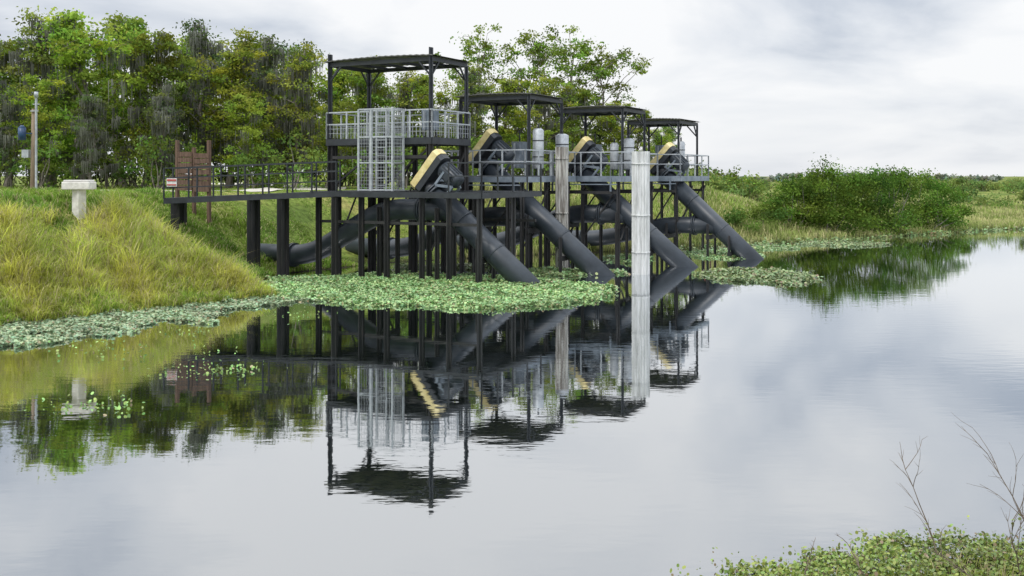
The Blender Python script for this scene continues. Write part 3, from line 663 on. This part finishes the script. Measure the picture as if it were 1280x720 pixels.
def cabinet(x, y, z, w, h, dd=.4):
    root = empty('electrical_cabinet'); m = MB(); c = Vector((x, y, z)); m.beam(c + Vector((0, 0, .35)), c + Vector((0, 0, .35 + h)), w, dd); m.obj('box', M_BLUEG, root, .02)
    d = MB(); f = c - Vector(V3) * (dd / 2 + .012); d.beam(f + Vector((0, 0, .41)), f + Vector((0, 0, .29 + h)), w * .86, .02); d.beam(f - Vector(V3) * .02 + Vector(U3) * w * .33 + Vector((0, 0, .35 + h * .5)), f - Vector(V3) * .02 + Vector(U3) * w * .33 + Vector((0, 0, .5 + h * .5)), .03); d.obj('door', M_GALV, root)
    l = MB()
    for s in (-1, 1): l.beam(c + Vector(U3) * s * w * .4, c + Vector(U3) * s * w * .4 + Vector((0, 0, .36)), .06)
    l.tube([c + Vector((0, 0, .35 + h)), c + Vector((0, 0, .9 + h))], .03, 8); l.obj('legs_and_conduit', M_STEEL, root)
def tank(x, y, z, r, h):
    root = empty('pressure_tank'); m = MB(); m.tube([(x, y, z + .3), (x, y, z + .36), (x, y, z + .3 + h - .08), (x, y, z + .3 + h)], [r * .8, r, r, r * .6], 20); m.obj('vessel', M_GALV, root)
    b = MB()
    for k in (.3, .7): b.tube([(x, y, z + .3 + h * k - .02), (x, y, z + .3 + h * k + .02)], r + .012, 20)
    for k in range(3): a = k * 2.09; b.beam((x + r * .7 * math.cos(a), y + r * .7 * math.sin(a), z), (x + r * .7 * math.cos(a), y + r * .7 * math.sin(a), z + .36), .04)
    b.tube([(x, y, z + .3 + h), (x, y, z + .5 + h)], .04, 8); b.obj('bands_and_legs', M_STEEL, root)
for NA, a, b, r, h in ((N2, .15, .6, .24, 1.75), (N2, .2, 2.9, .3, 1.6), (N3, -.2, 1.3, .26, 1.5), (N3, -.9, 1.2, .2, 1.3), (N4, -.1, .7, .2, 1.5)):
    q = P(NA, a, b, 0); tank(q.x, q.y, 4.0, r, h)
for NA, a, b, z, w_, h in ((N2, -1.6, 2.2, 4.0, .8, 1.2), (N2, -2.9, 1.6, 4.0, .6, 1.0), (N3, -2.2, 1.9, 4.0, .8, 1.2), (N4, -1.6, 1.9, 4.0, .8, 1.3), (N1, -1.0, 1.5, 5.5, .7, .8), (N1, -.3, .9, 3.4, .8, 1.2)):
    q = P(NA, a, b, 0); cabinet(q.x, q.y, z, w_, h)

# ------------------------------------------------------------------ bank furniture
root = empty('wooden_plank_screen'); m = MB(); ps = MB(); zb_ = gz(-13.4, 41.8)
for x in (-14.05, -13.35, -12.72): ps.beam((x, 41.8, zb_ - .4), (x, 41.8, 5.5 if x != -13.35 else 5.2), .13)
for k in range(7):
    z = 3.5 + k * .235
    m.beam((-14.0, 41.71, z), (-13.42, 41.71, z), .04, .205); m.beam((-13.30, 41.70, z - .06), (-12.7, 41.70, z - .06 + (.02 if k % 2 else 0)), .04, .20)
m.obj('planks', M_WOOD, root); ps.obj('posts', M_WOOD, root)
root = empty('warning_notice'); m = MB(); m.beam((-13.35, 38.50, 3.75), (-12.95, 38.46, 3.75), .02, .32); m.obj('board', M_WHITE, root)
m = MB(); m.beam((-13.33, 38.48, 3.84), (-12.97, 38.44, 3.84), .02, .07); m.beam((-13.33, 38.48, 3.66), (-12.97, 38.44, 3.66), .02, .05); m.obj('red_lettering_band', M_RED, root)
root = empty('concrete_pedestal'); x, y = -14.35, 33.0; zg = gz(x, y) - .3; m = MB()
m.beam((x, y, zg), (x, y, 3.55), .32, .32); m.obj('shaft', M_CONC, root, .02)
m = MB(); m.beam((x - .46, y, 3.68), (x + .46, y, 3.68), .6, .26); m.beam((x - .42, y, 3.84), (x + .42, y, 3.84), .52, .06); m.obj('cap', M_CONC, root, .03)
root = empty('utility_pole'); x, y = -21.4, 44.5; zg = gz(x, y); m = MB(); m.tube([(x, y, zg - .5), (x + .05, y, 7.0)], [.14, .11], 12); m.obj('wooden_pole', M_POLE, root)
m = MB(); m.beam((x + .2, y - .15, zg), (x + .2, y - .15, 7.5), .07); m.beam((x - .05, y - .14, 6.9), (x + .3, y - .16, 6.9), .05); m.beam((x + .05, y - .14, 7.2), (x + .35, y - .14, 7.2), .04); m.tube([(x + .2, y - .15, 7.5), (x + .2, y - .15, 7.75)], .09, 10); m.beam((x - .45, y, 5.0), (x - .15, y, 5.0), .3, .35); m.obj('conduit_and_meter', M_GALV, root)
m = MB(); m.tube([(x - .38, y - .25, 5.6), (x - .38, y - .25, 6.15)], .17, 14); m.tube([(x - .38, y - .25, 6.15), (x - .38, y - .25, 6.25)], [.17, .06], 14); m.beam((x - .38, y - .25, 5.9), (x, y - .1, 5.9), .05); m.obj('transformer_can', M_BLUE, root)
root = empty('notice_sign'); m = MB(); x, y = 11.2, 58.0; zg = gz(x, y); m.beam((x, y, zg - .2), (x, y, zg + 1.5), .07); m.beam((x + .35, y, zg - .2), (x + .35, y, zg + 1.5), .07); m.obj('posts', M_WOOD, root)
m = MB(); m.beam((x - .1, y - .05, zg + 1.25), (x + .45, y - .05, zg + 1.25), .03, .5); m.obj('board', M_WHITE, root)
m = MB(); m.beam((x - .06, y - .07, zg + 1.4), (x + .41, y - .07, zg + 1.4), .01, .12); m.obj('red_band', M_RED, root)

# ------------------------------------------------------------------ world, sun, camera
SUN = Vector((-.45, -.55, .95)).normalized()
w = bpy.data.worlds.new('World'); scene.world = w; w.use_nodes = True; nt = w.node_tree; N, L = nt.nodes, nt.links; N.clear()
out = N.new('ShaderNodeOutputWorld'); bg = N.new('ShaderNodeBackground'); bg.inputs['Strength'].default_value = 0.1
sky = N.new('ShaderNodeTexSky'); sky.sky_type = 'NISHITA'; sky.sun_disc = False; sky.sun_elevation = math.asin(SUN.z); sky.sun_rotation = math.atan2(SUN.x, SUN.y)
tc = N.new('ShaderNodeTexCoord'); sp = N.new('ShaderNodeSeparateXYZ'); L.new(tc.outputs['Generated'], sp.inputs[0])
def math_(op, a, b=None):
    m = N.new('ShaderNodeMath'); m.operation = op
    for i, v in enumerate((a, b)):
        if v is None: continue
        if isinstance(v, (int, float)): m.inputs[i].default_value = v
        else: L.new(v, m.inputs[i])
    return m.outputs[0]
zz = math_('MAXIMUM', sp.outputs['Z'], 0.0); den = math_('ADD', zz, 0.22)
cx = math_('DIVIDE', sp.outputs['X'], den); cy = math_('DIVIDE', sp.outputs['Y'], den)
cb = N.new('ShaderNodeCombineXYZ'); L.new(cx, cb.inputs[0]); L.new(cy, cb.inputs[1]); cb.inputs[2].default_value = 1.3
nz = N.new('ShaderNodeTexNoise'); nz.inputs['Scale'].default_value = 1.15; nz.inputs['Detail'].default_value = 8; nz.inputs['Roughness'].default_value = .5; nz.inputs['Distortion'].default_value = .35
L.new(cb.outputs[0], nz.inputs['Vector'])
cr = N.new('ShaderNodeValToRGB'); e = cr.color_ramp.elements
e[0].position = .34; e[0].color = (5.0, 5.6, 6.6, 1); e[1].position = .57; e[1].color = (10.0, 10.05, 10.15, 1)
x_ = e.new(.45); x_.color = (7.9, 8.25, 8.8, 1)
L.new(nz.outputs['Fac'], cr.inputs[0])
hz = N.new('ShaderNodeMapRange'); hz.inputs['From Min'].default_value = 0; hz.inputs['From Max'].default_value = .16; hz.inputs['To Min'].default_value = .7; hz.inputs['To Max'].default_value = 0
L.new(zz, hz.inputs['Value'])
m1 = N.new('ShaderNodeMix'); m1.data_type = 'RGBA'; L.new(hz.outputs[0], m1.inputs[0]); L.new(cr.outputs[0], m1.inputs[6]); m1.inputs[7].default_value = (9.3, 9.4, 9.6, 1)
zr = N.new('ShaderNodeMapRange'); zr.inputs['From Min'].default_value = .38; zr.inputs['From Max'].default_value = .85; zr.inputs['To Min'].default_value = 1.0; zr.inputs['To Max'].default_value = 2.7
L.new(zz, zr.inputs['Value'])
sc = N.new('ShaderNodeVectorMath'); sc.operation = 'SCALE'; L.new(m1.outputs[2], sc.inputs[0]); L.new(zr.outputs[0], sc.inputs['Scale'])
m2 = N.new('ShaderNodeMix'); m2.data_type = 'RGBA'; m2.inputs[0].default_value = .94; L.new(sky.outputs[0], m2.inputs[6]); L.new(sc.outputs[0], m2.inputs[7])
L.new(m2.outputs[2], bg.inputs['Color']); L.new(bg.outputs[0], out.inputs[0])

sl = bpy.data.lights.new('sun', 'SUN'); sl.energy = 1.5; sl.angle = math.radians(14); sl.color = (1, .96, .9)
so = link(bpy.data.objects.new('sun', sl)); so.rotation_euler = SUN.to_track_quat('Z', 'Y').to_euler(); so.location = (-20, -20, 40)
cam = bpy.data.cameras.new('camera'); cam.lens = 35; cam.sensor_width = 36; cam.shift_y = -140 / 1280; cam.clip_end = 8000; cam.clip_start = .1
co = link(bpy.data.objects.new('camera', cam)); co.location = (0, 0, 4); co.rotation_euler = (math.pi / 2, 0, 0); scene.camera = co
